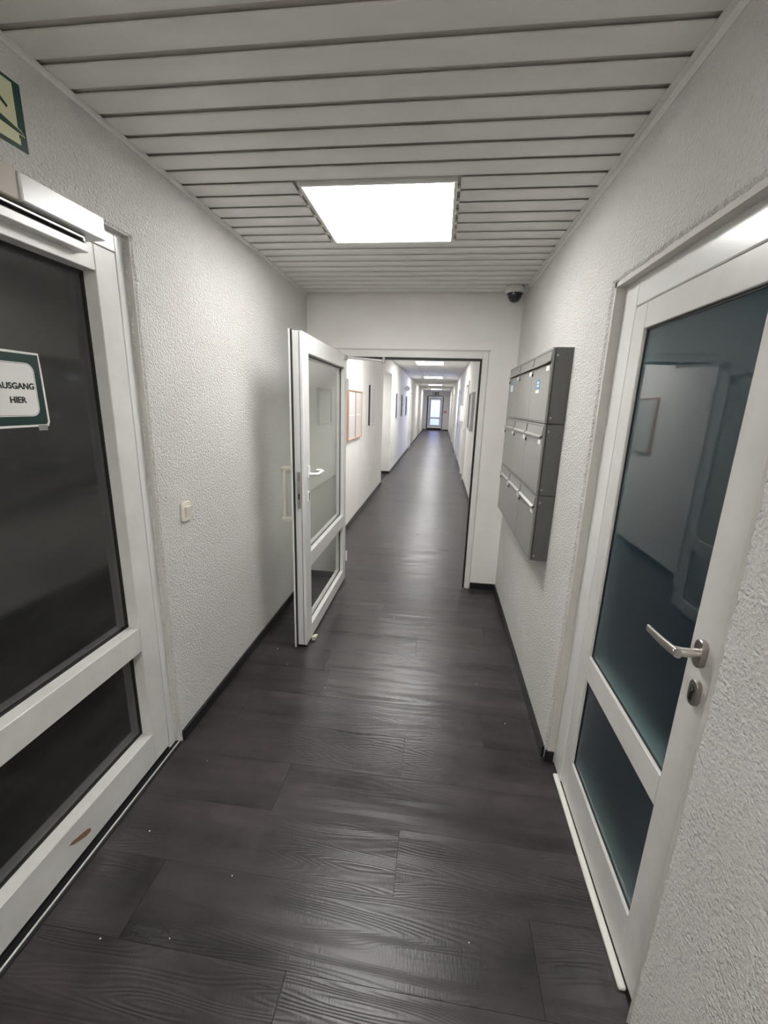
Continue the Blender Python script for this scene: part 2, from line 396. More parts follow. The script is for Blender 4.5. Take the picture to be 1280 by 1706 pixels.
# corridor beyond
Y0 = YB + WT
NY0, NY1, NZ = 8.35, 9.75, 2.20         # side opening in the long wall
cl = MB()
cl.box(XL - T, XL, Y0, NY0, 0, 2.62).box(XL - T, XL, NY0, NY1, NZ, 2.62).box(XL - T, XL, NY1, 15.62, 0, 2.62).box(XL - T, XL, 15.62, 16.52, 2.0, 2.62).box(XL - T, XL, 16.52, YE, 0, 2.62)
cl.box(XL - 1.3, XL - T, NY1, NY1 + 0.15, 0, 2.62).box(XL - 1.3, XL - T, NY0 - 0.15, NY0, 0, 2.62).box(XL - 1.45, XL - 1.3, NY0 - 0.15, NY1 + 0.15, 0, 2.62).box(XL - 1.3, XL - T, NY0, NY1, NZ, 2.62)
struct(cl.build('wall_corridor_left', 'wall_smooth'), 'long white corridor wall with a side opening and notice boards', 'wall')
RY0, RY1 = 9.35, 10.30                  # white door of the corridor
GY0, GY1 = 12.95, 14.45                 # glazed door with daylight
cr = MB()
cr.box(XR, XR + T, Y0, RY0, 0, 2.62).box(XR, XR + T, RY0, RY1, 2.03, 2.62).box(XR, XR + T, RY1, GY0, 0, 2.62).box(XR, XR + T, GY0, GY1, 2.12, 2.62).box(XR, XR + T, GY1, 19.6, 0, 2.62).box(XR, XR + T, 19.6, 20.5, 2.03, 2.62).box(XR, XR + T, 20.5, YE, 0, 2.62)
struct(cr.build('wall_corridor_right', 'wall_smooth'), 'long white corridor wall with glazed daylight door', 'wall')
EX0, EX1, EZ = -0.875, 0.135, 2.18
we = MB()
we.box(XL - T, EX0, YE, YE + 0.2, 0, 2.7).box(EX1, XR + T, YE, YE + 0.2, 0, 2.7).box(EX0, EX1, YE, YE + 0.2, EZ, 2.7)
struct(we.build('wall_end', 'wall_smooth'), 'cream end wall at the far end of the corridor', 'wall')
# dark-walled rooms behind the two near doors and behind the closed corridor doors
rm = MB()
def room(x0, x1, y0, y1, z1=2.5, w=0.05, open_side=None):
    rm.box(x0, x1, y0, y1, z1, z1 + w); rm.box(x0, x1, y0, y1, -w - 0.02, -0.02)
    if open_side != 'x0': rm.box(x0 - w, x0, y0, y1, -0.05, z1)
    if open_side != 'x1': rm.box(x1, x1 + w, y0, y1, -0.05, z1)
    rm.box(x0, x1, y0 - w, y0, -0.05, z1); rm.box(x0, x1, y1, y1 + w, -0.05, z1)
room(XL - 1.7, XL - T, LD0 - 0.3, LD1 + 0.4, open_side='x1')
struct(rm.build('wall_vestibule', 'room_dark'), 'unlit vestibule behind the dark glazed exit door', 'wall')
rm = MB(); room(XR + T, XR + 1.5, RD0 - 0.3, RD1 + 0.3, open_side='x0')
struct(rm.build('wall_side_room', 'room_dark'), 'dark-walled room behind the frosted glass door', 'wall')

# ---------------------------------------------------------------- baseboards
def base(name, label, boxes):
    mb = MB()
    for b in boxes: mb.box(*b, 0.002)
    struct(mb.build(name, 'base_black'), label, 'baseboard')
BH, BT = 0.056, 0.012
base('baseboard_left', 'black baseboard under the light switch', [(XL, XL + BT, LD1 + 0.002, YB, 0, BH)])
base('baseboard_right', 'black baseboard under the mailboxes', [(XR - BT, XR, RD1 + 0.004, YB, 0, BH), (XR - BT, XR, YBACK, RD0 - 0.004, 0, BH), (XR - 0.002, XR + 0.036, RD1 - 0.022, RD1 - 0.010, 0, BH)])
base('baseboard_back', 'short black baseboards beside the passage doorway', [(XL + BT, OX0 - 0.05, YB - BT, YB, 0, BH), (OX1 + 0.05, XR - BT, YB - BT, YB, 0, BH)])
base('baseboard_corridor_left', 'black baseboard along the corridor wall of the notice boards',
     [(XL, XL + BT, Y0, NY0, 0, BH), (XL - 0.3, XL + BT, NY1 - BT, NY1, 0, BH), (XL, XL + BT, NY1, 15.55, 0, BH), (XL, XL + BT, 16.6, YE, 0, BH), (XL + BT, EX0 - 0.05, YE - BT, YE, 0, BH)])
base('baseboard_corridor_right', 'black baseboard along the corridor wall of the daylight door',
     [(XR - BT, XR, Y0, RY0 - 0.08, 0, BH), (XR - BT, XR, RY1 + 0.08, GY0, 0, BH), (XR - BT, XR, GY1, 19.5, 0, BH), (XR - BT, XR, 20.6, YE, 0, BH), (EX1 + 0.05, XR - BT, YE - BT, YE, 0, BH)])

# ---------------------------------------------------------------- ceilings
LX0, LX1, LY0, LY1 = -0.600, 0.000, 1.895, 2.495          # light panel in the slatted ceiling
ce = struct(MB().box(XL - 0.05, XR + 0.05, YBACK, YB, ZC + 0.012, ZC + 0.10).build('ceiling', 'void_grey'),
            'white metal slat ceiling over the lobby', 'ceiling')
SP, SG = 0.1056, 0.0205
def slat_mesh(w):
    h = (SP - SG) / 2
    mb = MB(); prof = [(-h + 0.006, 0.0), (h - 0.006, 0.0), (h - 0.0015, 0.003), (h - 0.001, 0.006), (h - 0.002, 0.0065), (-h + 0.002, 0.0065), (-h + 0.001, 0.006), (-h + 0.0015, 0.003)]
    mb.poly_prism(prof, 0, -w / 2, w / 2)
    return mb.mesh('slat', 'slat_white', True)
sm = {}
def slat(xa, xb, y):
    w = round(xb - xa, 4)
    if w not in sm: sm[w] = slat_mesh(w)
    link('slat', sm[w], ce, ((xa + xb) / 2, y, ZC))
CL0, CL1 = LX0 - 0.030, LX1 + 0.026
y = 1.230 + SP / 2 - SP * 31
cut_ys = []
while y < YB:
    a, b = y - SP / 2, y + SP / 2
    if b < YB + 0.05:
        if b > LY0 + 0.03 and a < LY1 - 0.02:
            slat(XL + 0.004, CL0, y); slat(CL1, XR - 0.004, y); cut_ys.append(y)
        else: slat(XL + 0.004, XR - 0.004, y)
    y += SP
# wall-angle strips that carry the slat ends
struct(MB().box(XL, XL + 0.004, YBACK, YB, ZC - 0.014, ZC - 0.001).box(XL, XL + 0.016, YBACK, YB, ZC - 0.003, ZC - 0.001).build('trim_3', 'ceiling_trim'), 'thin white edge strip between slat ceiling and exit-door wall', 'trim')
struct(MB().box(XR - 0.004, XR, YBACK, YB, ZC - 0.030, ZC - 0.001).box(XR - 0.022, XR, YBACK, YB, ZC - 0.003, ZC - 0.001).build('trim_4', 'ceiling_trim'), 'thin white edge strip between slat ceiling and mailbox wall', 'trim')
# corridor ceiling of square tiles
cc = struct(MB().box(XL - 0.05, XR + 0.05, Y0, YE, ZE + 0.02, ZE + 0.12).build('ceiling_corridor', 'void_grey'), 'white square-tile ceiling of the long corridor', 'ceiling')
FAR_LIGHTS = [4.85, 9.75, 14.7, 19.9, 25.2]
FLX0, FLX1, FLD = -0.60, 0.0, 0.82
tm = {}
ROW = 0.625
colx = [(XL, FLX0 - 0.012), (FLX0 - 0.012, FLX1 + 0.012), (FLX1 + 0.012, XR)]
def tile(x0, x1, y0, y1):
    key = (round(x1 - x0, 3), round(y1 - y0, 3))
    if key not in tm:
        w, d = key
        tm[key] = MB().box(-w / 2 + .003, w / 2 - .003, -d / 2 + .003, d / 2 - .003, 0, 0.015, 0.002).mesh('tile', 'tile_white')
    link('tile', tm[key], cc, ((x0 + x1) / 2, (y0 + y1) / 2, ZE))
spans = []; yy = Y0
for fy_ in FAR_LIGHTS + [YE]:
    n = max(1, round((fy_ - yy) / ROW))
    for i in range(n): spans.append((yy + (fy_ - yy) * i / n, yy + (fy_ - yy) * (i + 1) / n, False))
    if fy_ < YE: spans.append((fy_, fy_ + FLD, True)); yy = fy_ + FLD
for (a, b, lit) in spans:
    for ci, (p, q) in enumerate(colx):
        if lit and ci == 1: continue
        tile(p, q, a, b)

# ---------------------------------------------------------------- ceiling lights
def light(x0, x1, y0, y1, z, label, clips=None, group=None, fr=0.014, em='panel_light'):
    o = thing('ceiling_light', ((x0 + x1) / 2, (y0 + y1) / 2, z), label, 'ceiling light', group)
    f = MB()
    for b in ((x0 - fr, x0, y0 - fr, y1 + fr), (x1, x1 + fr, y0 - fr, y1 + fr), (x0, x1, y0 - fr, y0), (x0, x1, y1, y1 + fr)): f.box(*b, z - 0.004, z + 0.018, 0.001)
    f.build('frame', 'frame_paint', o)
    MB().box(x0, x1, y0, y1, z + 0.002, z + 0.010).build('diffuser', em, o)
    MB().box(x0 - fr, x1 + fr, y0 - fr, y1 + fr, z + 0.0185, z + 0.026).build('housing', 'steel', o)
    if clips:
        for cy in clips:
            for cxx in (x0 - fr - 0.008, x1 + fr + 0.005):
                MB().box(cxx - 0.007, cxx + 0.007, cy + SP / 2 - 0.030, cy + SP / 2 - 0.006, z - 0.006, z + 0.010, 0.002).build('clip', 'switch_cream', o)
    return o
light(LX0, LX1, LY0, LY1, ZC, 'bright square light panel set into the slat ceiling of the lobby', cut_ys)
light(LX0, LX1, -1.35, -0.75, ZC - 0.002, 'square light panel in the slat ceiling behind the viewer', None, None, 0.014, 'panel_light_rear')
light(1.25, 1.65, 1.0, 1.5, 2.49, 'unseen square lamp added behind the frosted door for the pane glow', None, None, 0.014, 'pane_glow_fill')  # added out of view so the frosted panes glow near their rails
light(-2.1, -1.6, 8.8, 9.3, NZ - 0.02, 'unseen square light panel added inside the side opening to brighten its reveal')  # added hidden lamp, lifts the far reveal of the side opening
ordn = ['just beyond the passage doorway', 'first of those visible through the doorway', 'second of those visible through the doorway', 'third of those visible through the doorway', 'last of the row, by the far exit sign']
for i, fy_ in enumerate(FAR_LIGHTS):
    light(FLX0, FLX1, fy_ + 0.012, fy_ + FLD - 0.012, ZE, 'square light panel in corridor ceiling, ' + ordn[i], None, 'light panels of the corridor', 0.010, 'panel_light_corridor')

# ---------------------------------------------------------------- exit door with dark glass (in the wall at XL)
def glazed_leaf(o, xf, dx, y0, y1, z0, z1, st0, st1, rails, thick, glass, mat, bead=0.014, gdepth=0.045, gthick=0.008, gasket=0.004):
    """leaf in a plane x = xf facing dx (+1/-1). rails: list of (za, zb) bars incl. bottom and top. Stiles, rails, beads, gaskets, panes are parts"""
    xi = xf - dx * thick
    a, b = min(xf, xi), max(xf, xi)
    MB().box(a, b, y0, y0 + st0, z0, z1, 0.0025).build('stile', mat, o)
    MB().box(a, b, y1 - st1, y1, z0, z1, 0.0025).build('stile', mat, o)
    for (za, zb) in rails: MB().box(a, b, y0 + st0, y1 - st1, za, zb, 0.002).build('rail', mat, o)
    for (r0, r1) in zip(rails[:-1], rails[1:]):
        za, zb = r0[1], r1[0]; ya, yb = y0 + st0, y1 - st1
        xg = xf - dx * gdepth
        g = MB()
        gx = (min(xg, xg + dx * gasket), max(xg, xg + dx * gasket))
        for q in ((ya, ya + gasket * 2, za, zb), (yb - gasket * 2, yb, za, zb), (ya, yb, za, za + gasket * 2), (ya, yb, zb - gasket * 2, zb)):
            g.box(gx[0], gx[1], *q)
        g.build('gasket', 'gasket_black', o)
        x2 = xg - dx * gthick
        MB().box(min(xg, x2), max(xg, x2), ya, yb, za, zb).build('glass_pane', glass, o)
XF = -1.130
d1 = thing('door_1', (XL, LD1, 0), 'white framed exit door with dark glass, paper notice and overhead closer', 'door', kind='structure')
# fixed frame
f = MB()
f.box(XF - 0.06, XF, 1.490, LD1, 0.0, LDZ, 0.002).build('frame_jamb', 'pvc_white', d1)
MB().box(XF - 0.06, XF, LD0, LD0 + 0.046, 0.0, LDZ, 0.002).build('frame_jamb', 'pvc_white', d1)
MB().box(XF - 0.06, XF, LD0 + 0.046, 1.490, 2.024, LDZ, 0.002).build('frame_head', 'pvc_white', d1)
glazed_leaf(d1, XF, +1, LD0 + 0.049, 1.487, 0.022, 2.021, 0.097, 0.097, [(0.022, 0.162), (0.560, 0.664), (1.940, 2.021)], 0.075, 'glass_dark', 'pvc_dirty', gdepth=0.050)
MB().box(XF - 0.09, XF - 0.008, 1.486, 1.492, 0.0, 2.03).box(XF - 0.09, XF - 0.008, LD0 + 0.045, LD0 + 0.05, 0.0, 2.03).box(XF - 0.09, XF - 0.008, LD0 + 0.05, 1.486, 2.020, 2.026).box(XF - 0.07, XF - 0.006, LD0 + 0.05, 1.486, 0.004, 0.024).build('door_seal', 'gasket_black', d1)
th = MB().box(XF - 0.07, XL + 0.002, LD0, LD1 - 0.004, -0.003, 0.004)
th.build('threshold', 'base_black', d1)
MB().box(XL - 0.013, XL - 0.007, LD0, LD1, 0.004, 0.009, 0.001).build('threshold_strip', 'bright_alu', d1)
# overhead closer
MB().box(XF, XF + 0.060, 1.100, 1.376, 2.018, 2.084, 0.003).build('closer_body', 'pvc_white', d1)
MB().box(XF, XF + 0.054, 0.72, 1.099, 2.016, 2.088, 0.003).build('closer_motor_cover', 'closer_beige', d1)
MB().box(XF, XF + 0.034, 0.55, 1.330, 1.972, 1.996, 0.002).build('closer_rail', 'pvc_white', d1)
MB().box(XF + 0.010, XF + 0.026, 0.70, 1.325, 1.9965, 2.004, 0.001).build('closer_slot', 'gasket_black', d1)
MB().box(XF + 0.006, XF + 0.040, 0.70, 1.310, 2.005, 2.011, 0.001).build('closer_arm', 'nickel', d1)
MB().cyl((XF + 0.028, 1.315, 2.000), (XF + 0.028, 1.315, 2.017), 0.008, 14).build('closer_pivot', 'steel', d1)
# brown scuff on the bottom rail
pts = [(0.958, .104), (0.972, .092), (0.995, .080), (1.020, .068), (1.040, .065), (1.044, .074), (1.034, .086), (1.012, .094), (0.988, .101), (0.970, .107)]
MB().poly_prism(pts, 0, XF - 0.0002, XF + 0.0004).build('scuff_mark', 'stain_brown', d1)['label'] = 'brown scuff mark on the bottom rail'

# paper notice taped to the dark glass
XG = XF - 0.050
pn = thing('paper_notice', (XG + 0.001, 1.04, 1.455), 'white and green paper notice reading AUSGANG HIER on dark glass', 'notice')
def rrect(u0, u1, v0, v1, r, n=5):
    out = []
    for (cu2, cv2, a0) in ((u1 - r, v1 - r, 0), (u0 + r, v1 - r, 90), (u0 + r, v0 + r, 180), (u1 - r, v0 + r, 270)):
        for i in range(n + 1):
            a = math.radians(a0 + 90 * i / n); out.append((cu2 + r * math.cos(a), cv2 + r * math.sin(a)))
    return out
PY0, PY1, PZ0, PZ1 = 0.885, 1.184, 1.456, 1.664
MB().poly_prism([(PY0, PZ0 - 0.002), (PY1 - 0.004, PZ0), (PY1 + 0.002, PZ0 + 0.012), (PY1, PZ1 - 0.05), (PY1 - 0.003, PZ1), (PY0, PZ1 + 0.001)], 0, XG + 0.0006, XG + 0.0012).build('sheet', 'paper_white', pn)
MB().poly_prism([(PY0 + 0.006, PZ0 + 0.005), (PY1 - 0.010, PZ0 + 0.006), (PY1 - 0.005, PZ0 + 0.014), (PY1 - 0.007, PZ1 - 0.006), (PY0 + 0.006, PZ1 - 0.006)], 0, XG + 0.0012, XG + 0.0016).build('green_border', 'paper_green', pn)
MB().poly_prism(rrect(PY0 + 0.026, PY1 - 0.026, PZ0 + 0.030, PZ1 - 0.030, 0.024), 0, XG + 0.0016, XG + 0.0019).build('white_field', 'paper_white', pn)
li = MB()
ro, ri = rrect(PY0 + 0.0285, PY1 - 0.0285, PZ0 + 0.0325, PZ1 - 0.0325, 0.0215), rrect(PY0 + 0.0295, PY1 - 0.0295, PZ0 + 0.0335, PZ1 - 0.0335, 0.0205)
li.grid([[(XG + 0.0020, u, v) for u, v in ro + ro[:1]], [(XG + 0.0020, u, v) for u, v in ri + ri[:1]]])
li.build('inner_line', 'ink', pn)
PLX = lambda y_, z_: Matrix(((0, 0, 1, XG + 0.0022), (1, 0, 0, y_), (0, 1, 0, z_), (0, 0, 0, 1)))   # text x -> +Y, text y -> +Z, seen from +X (mirrored below)
# seen from the corridor the reading direction runs towards +Y
link('lettering', text_mesh('AUSGANG', 0.0232, 'ink', PLX(1.096, 1.569), 0.0007), pn)
link('lettering', text_mesh('HIER', 0.0232, 'ink', PLX(1.095, 1.531), 0.0007), pn)
MB().box(XG + 0.0012, XG + 0.0016, 1.145, 1.175, PZ0 - 0.012, PZ0 + 0.004).build('tape', 'mail_grey', pn)

# ---------------------------------------------------------------- exit sign on the wall above that door
es = thing('exit_sign', (XL, 1.02, 2.15), 'green and cream running-figure exit sign above the dark exit door', 'sign')
SX = XL + 0.003
MB().box(XL, SX, 0.876, 1.166, 2.150, 2.298).build('sign_panel', 'sign_green', es)
MB().box(SX, SX + 0.0006, 0.886, 1.144, 2.160, 2.290).build('cream_field', 'sign_cream', es)
# leg and foot that cross the border, with a cream outline
leg = [(1.075, 2.225), (1.098, 2.205), (1.150, 2.192), (1.159, 2.185), (1.140, 2.186), (1.092, 2.190), (1.066, 2.214)]
leg2 = [(1.072, 2.230), (1.100, 2.2085), (1.152, 2.1945), (1.1615, 2.183), (1.140, 2.1835), (1.090, 2.187), (1.062, 2.213)]
MB().poly_prism(leg2, 0, SX + 0.0006, SX + 0.0010).build('figure_outline', 'sign_cream', es)
MB().poly_prism(leg, 0, SX + 0.0010, SX + 0.0014).build('figure_leg', 'sign_green', es)
MB().poly_prism([(1.060, 2.262), (1.086, 2.246), (1.120, 2.226), (1.124, 2.232), (1.090, 2.256), (1.066, 2.272)], 0, SX + 0.0006, SX + 0.0010).build('figure_arm', 'sign_green', es)
MB().poly_prism([(1.00, 2.262), (1.04, 2.276), (1.066, 2.268), (1.074, 2.232), (1.066, 2.214), (1.03, 2.20), (1.02, 2.225), (1.035, 2.24), (1.01, 2.25)], 0, SX + 0.0006, SX + 0.0010).build('figure_body', 'sign_green', es)
MB().poly_prism([(1.138, 2.160), (1.146, 2.160), (1.146, 2.176)], 0, SX + 0.0006, SX + 0.0010).build('figure_outline', 'sign_cream', es)

# ---------------------------------------------------------------- frosted door (in the wall at XR)
XD = 0.605
d2 = thing('door_2', (XR, RD1, 0), 'white framed door with teal frosted glass and angled metal lever', 'door', kind='structure')
FJ1, FJ0, FH = 1.690, 0.827, 1.964
MB().box(XD, XD + 0.07, 1.583, FJ1, 0.0, FH, 0.003).build('frame_jamb', 'pvc_white', d2)
MB().box(XD, XD + 0.07, FJ0, 0.858, 0.0, FH, 0.003).build('frame_jamb', 'pvc_white', d2)
MB().box(XD, XD + 0.07, 0.858, 1.583, 1.880, FH, 0.003).build('frame_head', 'pvc_white', d2)
glazed_leaf(d2, XD, -1, 0.861, 1.580, 0.016, 1.877, 0.104, 0.083, [(0.016, 0.183), (0.570, 0.663), (1.800, 1.877)], 0.065, 'glass_teal', 'pvc_dirty', gdepth=0.012, gthick=0.006, gasket=0.003)
MB().box(XD + 0.008, XD + 0.075, 1.579, 1.584, 0.0, 1.885).box(XD + 0.008, XD + 0.075, 0.857, 0.862, 0.0, 1.885).box(XD + 0.008, XD + 0.075, 0.862, 1.579, 1.876, 1.881).box(XD + 0.006, XD + 0.06, 0.862, 1.579, 0.003, 0.017).build('door_seal', 'gasket_black', d2)
MB().box(XD - 0.022, XD - 0.001, 0.90, 1.615, 0.0, 0.013, 0.003).build('sill_strip', 'sill_white', d2)
# caulked corner between frame and reveal
hb = MB().poly_prism(rrect(0.916 - 0.0165, 0.916 + 0.0165, 1.040 - 0.033, 1.040 + 0.033, 0.0160, 6), 0, XD - 0.013, XD, 0.0022)
hd = hb.build('handle_rosette', 'nickel', d2, True)
lv = MB().tube([(XD - 0.010, 0.916, 1.040), (XD - 0.030, 0.916, 1.040), (XD - 0.050, 0.917, 1.040), (XD - 0.060, 0.922, 1.040)], 0.0105, 18)
lv.build('handle_neck', 'lever_alu', hd, True)
# flat bar: ends on a slanted oval face at the elbow
b = bmesh.new()
prof = rrect(-0.0045, 0.0045, -0.0105, 0.0105, 0.004, 3)
ring0 = [b.verts.new((XD - 0.061 + u * 1.3 + 0.004, 0.907 - u * 0.8, 1.040 + v * 1.05)) for u, v in prof]
ring1 = [b.verts.new((XD - 0.062 + u, 0.965, 1.037 + v)) for u, v in prof]
ring2 = [b.verts.new((XD - 0.060 + u * .8, 1.036, 1.032 + v * .85)) for u, v in prof]
for r0, r1 in ((ring0, ring1), (ring1, ring2)):
    for i in range(len(prof)): b.faces.new((r0[i], r0[(i + 1) % len(prof)], r1[(i + 1) % len(prof)], r1[i]))
b.faces.new(ring0); b.faces.new(ring2); bmesh.ops.recalc_face_normals(b, faces=b.faces[:])
lb = MB(); lb.merge(b); lb.build('handle_lever', 'lever_alu', hd, True)
esc = MB().poly_prism(rrect(0.907 - 0.0155, 0.907 + 0.0155, 0.948 - 0.031, 0.948 + 0.031, 0.0150, 6), 0, XD - 0.011, XD, 0.002).build('lock_escutcheon', 'nickel', d2, True)
MB().cyl((XD - 0.0112, 0.908, 0.956), (XD - 0.0125, 0.908, 0.956), 0.0085, 18).box(XD - 0.0125, XD - 0.0112, 0.9035, 0.9125, 0.928, 0.950, 0.0).build('lock_recess', 'key_dark', esc)
MB().cyl((XD - 0.0126, 0.9085, 0.957), (XD - 0.0140, 0.9085, 0.957), 0.0062, 18).build('lock_core', 'nickel', esc, True)
MB().box(XD - 0.0144, XD - 0.0139, 0.9070, 0.9095, 0.951, 0.961).build('keyhole', 'key_dark', esc)

# ---------------------------------------------------------------- open passage door in the cross wall
d3 = thing('door_3', (OX0, YB, 0), 'open white glazed passage door standing into the lobby with white lever', 'door', kind='structure')
# frame around the opening
f = MB(); 
f.box(OX0 - 0.047, OX0, YB - 0.010, YB + 0.06, 0, OZ + 0.052, 0.003).build('frame_jamb', 'frame_paint', d3)
MB().box(OX1, OX1 + 0.046, YB - 0.010, YB + 0.06, 0, OZ + 0.052, 0.003).build('frame_jamb', 'frame_paint', d3)
MB().box(OX0, OX1, YB - 0.010, YB + 0.06, OZ, OZ + 0.052, 0.003).build('frame_head', 'frame_paint', d3)
MB().box(OX0 - 0.06, OX1 + 0.058, YB - 0.006, YB, OZ + 0.052, OZ + 0.064, 0.002).build('frame_head_strip', 'reveal_plaster', d3)
MB().box(OX1 - 0.014, OX1, YB + 0.005, YB + 0.055, 0.0, OZ).box(OX0, OX0 + 0.014, YB + 0.02, YB + 0.055, 0.0, OZ).box(OX0 + 0.014, OX1 - 0.014, YB + 0.005, YB + 0.055, OZ - 0.014, OZ).build('frame_seal', 'gasket_black', d3)
# leaf: built along y in its own plane, right face at x = -0.770
LX, LT = -0.770, 0.062
LY_0, LY_1, LZ0, LZ1 = 2.400, 3.548, 0.014, 1.925
def lbox(y0, y1, z0, z1, nm, par=None, x0=LX - LT, x1=LX, bev=0.003, mat='pvc_white'):
    return MB().box(x0, x1, y0, y1, z0, z1, bev).build(nm, mat, par or d3)
st = lbox(LY_0, LY_0 + 0.115, LZ0, LZ1, 'stile')
lbox(LY_1 - 0.085, LY_1, LZ0, LZ1, 'stile')
rails3 = [(LZ0, 0.110), (0.520, 0.622), (1.820, LZ1)]
for za, zb in rails3: lbox(LY_0 + 0.115, LY_1 - 0.085, za, zb, 'rail')
for (r0, r1) in zip(rails3[:-1], rails3[1:]):
    za, zb, ya, yb = r0[1], r1[0], LY_0 + 0.115, LY_1 - 0.085
    xg = LX - 0.034
    g = MB()
    for q in ((ya, ya + 0.006, za, zb), (yb - 0.006, yb, za, zb), (ya, yb, za, za + 0.006), (ya, yb, zb - 0.006, zb)): g.box(xg, xg + 0.005, *q)
    g.build('gasket', 'gasket_black', d3)
    MB().box(xg - 0.008, xg, ya, yb, za, zb).build('glass_pane', 'glass_clear', d3)
    bd = MB()
    for q in ((ya, ya + 0.016, za, zb), (yb - 0.016, yb, za, zb), (ya + 0.016, yb - 0.016, za, za + 0.016), (ya + 0.016, yb - 0.016, zb - 0.016, zb)): bd.box(xg - 0.026, xg - 0.0085, *q, 0.002)
    bd.build('glazing_bead', 'pvc_white', d3)
# rebate flange on the far face with black seal, groove and lock plate on the narrow edge
lbox(LY_0 - 0.022, LY_1, LZ0 - 0.006, LZ1 + 0.006, 'rebate_flange', x0=LX - LT - 0.010, x1=LX - LT - 0.0005, bev=0.0015) if False else None
MB().box(LX - LT - 0.012, LX - LT - 0.0005, LY_0 - 0.022, LY_0 + 0.09, LZ0 - 0.008, LZ1 + 0.008, 0.0015).build('rebate_flange', 'pvc_white', d3)
MB().box(LX - LT - 0.0005, LX - LT + 0.006, LY_0 - 0.020, LY_0 - 0.001, LZ0 - 0.006, LZ1 + 0.006).build('edge_seal', 'gasket_black', d3)
MB().box(LX - 0.020, LX - 0.017, LY_0 - 0.0008, LY_0 + 0.001, LZ0, LZ1).build('edge_groove', 'gasket_black', d3)
lp = MB().box(LX - 0.044, LX - 0.024, LY_0 - 0.003, LY_0, 0.930, 1.150, 0.001).build('lock_plate', 'nickel', d3)
MB().box(LX - 0.040, LX - 0.028, LY_0 - 0.012, LY_0 - 0.003, 1.060, 1.095, 0.002).build('latch_bolt', 'steel', lp)
MB().box(LX - 0.038, LX - 0.030, LY_0 - 0.0038, LY_0 - 0.003, 0.985, 1.020).build('bolt_slot', 'key_dark', lp)
for zz in (0.942, 1.138): MB().cyl((LX - 0.034, LY_0 - 0.003, zz), (LX - 0.034, LY_0 - 0.0042, zz), 0.0045, 10).build('screw', 'steel', lp)
# white lever set
hp = MB().box(LX, LX + 0.010, LY_0 + 0.058, LY_0 + 0.092, 1.105, 1.180, 0.003).build('handle_plate', 'handle_white', d3)
ly = LY_0 + 0.075
MB().tube([(LX + 0.008, ly, 1.128), (LX + 0.040, ly, 1.128), (LX + 0.054, ly + 0.010, 1.128), (LX + 0.058, ly + 0.030, 1.129), (LX + 0.058, ly + 0.110, 1.131), (LX + 0.052, ly + 0.124, 1.132), (LX + 0.036, ly + 0.130, 1.133), (LX + 0.016, ly + 0.130, 1.133)], 0.0105, 14).build('handle_lever', 'handle_white', hp, True)
MB().poly_prism(rrect(ly - 0.013, ly + 0.013, 0.955, 1.025, 0.012, 5), 0, LX, LX + 0.006).build('lock_escutcheon', 'handle_white', d3)
MB().box(LX + 0.006, LX + 0.0066, ly - 0.004, ly + 0.004, 0.968, 1.000).cyl((LX + 0.006, ly, 1.002), (LX + 0.0066, ly, 1.002), 0.007, 12).build('keyhole', 'key_dark', d3)
# cream pull bar on the other face
px = LX - LT - 0.075
pb = MB().tube([(px, 2.445, 0.835), (px, 2.445, 1.175)], 0.0135, 14).build('pull_bar', 'pull_cream', d3, True)
for zz in (0.850, 1.160): MB().tube([(px - 0.018, 2.445, zz), (LX - LT - 0.012, 2.445, zz)], 0.0165, 14).build('pull_mount', 'pull_cream', pb, True)
# folding closer arm under the frame head
MB().box(LX - 0.02, LX + 0.02, 3.43, 3.50, LZ1 - 0.045, LZ1 - 0.012, 0.002).build('closer_shoe', 'steel', d3)
a0, a1 = Vector((LX + 0.012, 3.50, 1.902)), Vector((-0.470, 3.535, 1.884))
MB().tube([a0, a1], 0.010, 8).build('closer_arm', 'frame_paint', d3)
MB().cyl((-0.470, 3.535, 1.868), (-0.470, 3.535, 1.915), 0.013, 14).build('closer_joint', 'steel', d3)
for zz in (0.22, 1.70): MB().cyl((LX + 0.008, LY_1 + 0.006, zz - 0.045), (LX + 0.008, LY_1 + 0.006, zz + 0.045), 0.009, 12).build('hinge', 'pvc_white', d3, True)

# wedge holding that door
wd = MB().poly_prism([(2.485, 0.0), (2.56, 0.0), (2.56, 0.006), (2.49, 0.030), (2.485, 0.028)], 0, LX + 0.004, LX + 0.030, 0.003)
tag(wd.build('door_wedge', 'stopper'), 'small cream rubber wedge at the foot of the open passage door', 'door wedge')

# ---------------------------------------------------------------- light switch
lsw = thing('light_switch', (XL, 1.712, 1.01), 'cream rocker light switch on the roughcast wall', 'light switch')
MB().poly_prism(rrect(1.675, 1.748, 1.020, 1.108, 0.010, 4), 0, XL - 0.001, XL + 0.010, 0.003).build('cover_plate', 'switch_cream', lsw, True)
MB().poly_prism([(XL + 0.009, 1.041), (XL + 0.0140, 1.041), (XL + 0.0220, 1.087), (XL + 0.009, 1.087)], 1, 1.693, 1.732, 0.001).build('rocker', 'switch_cream', lsw)

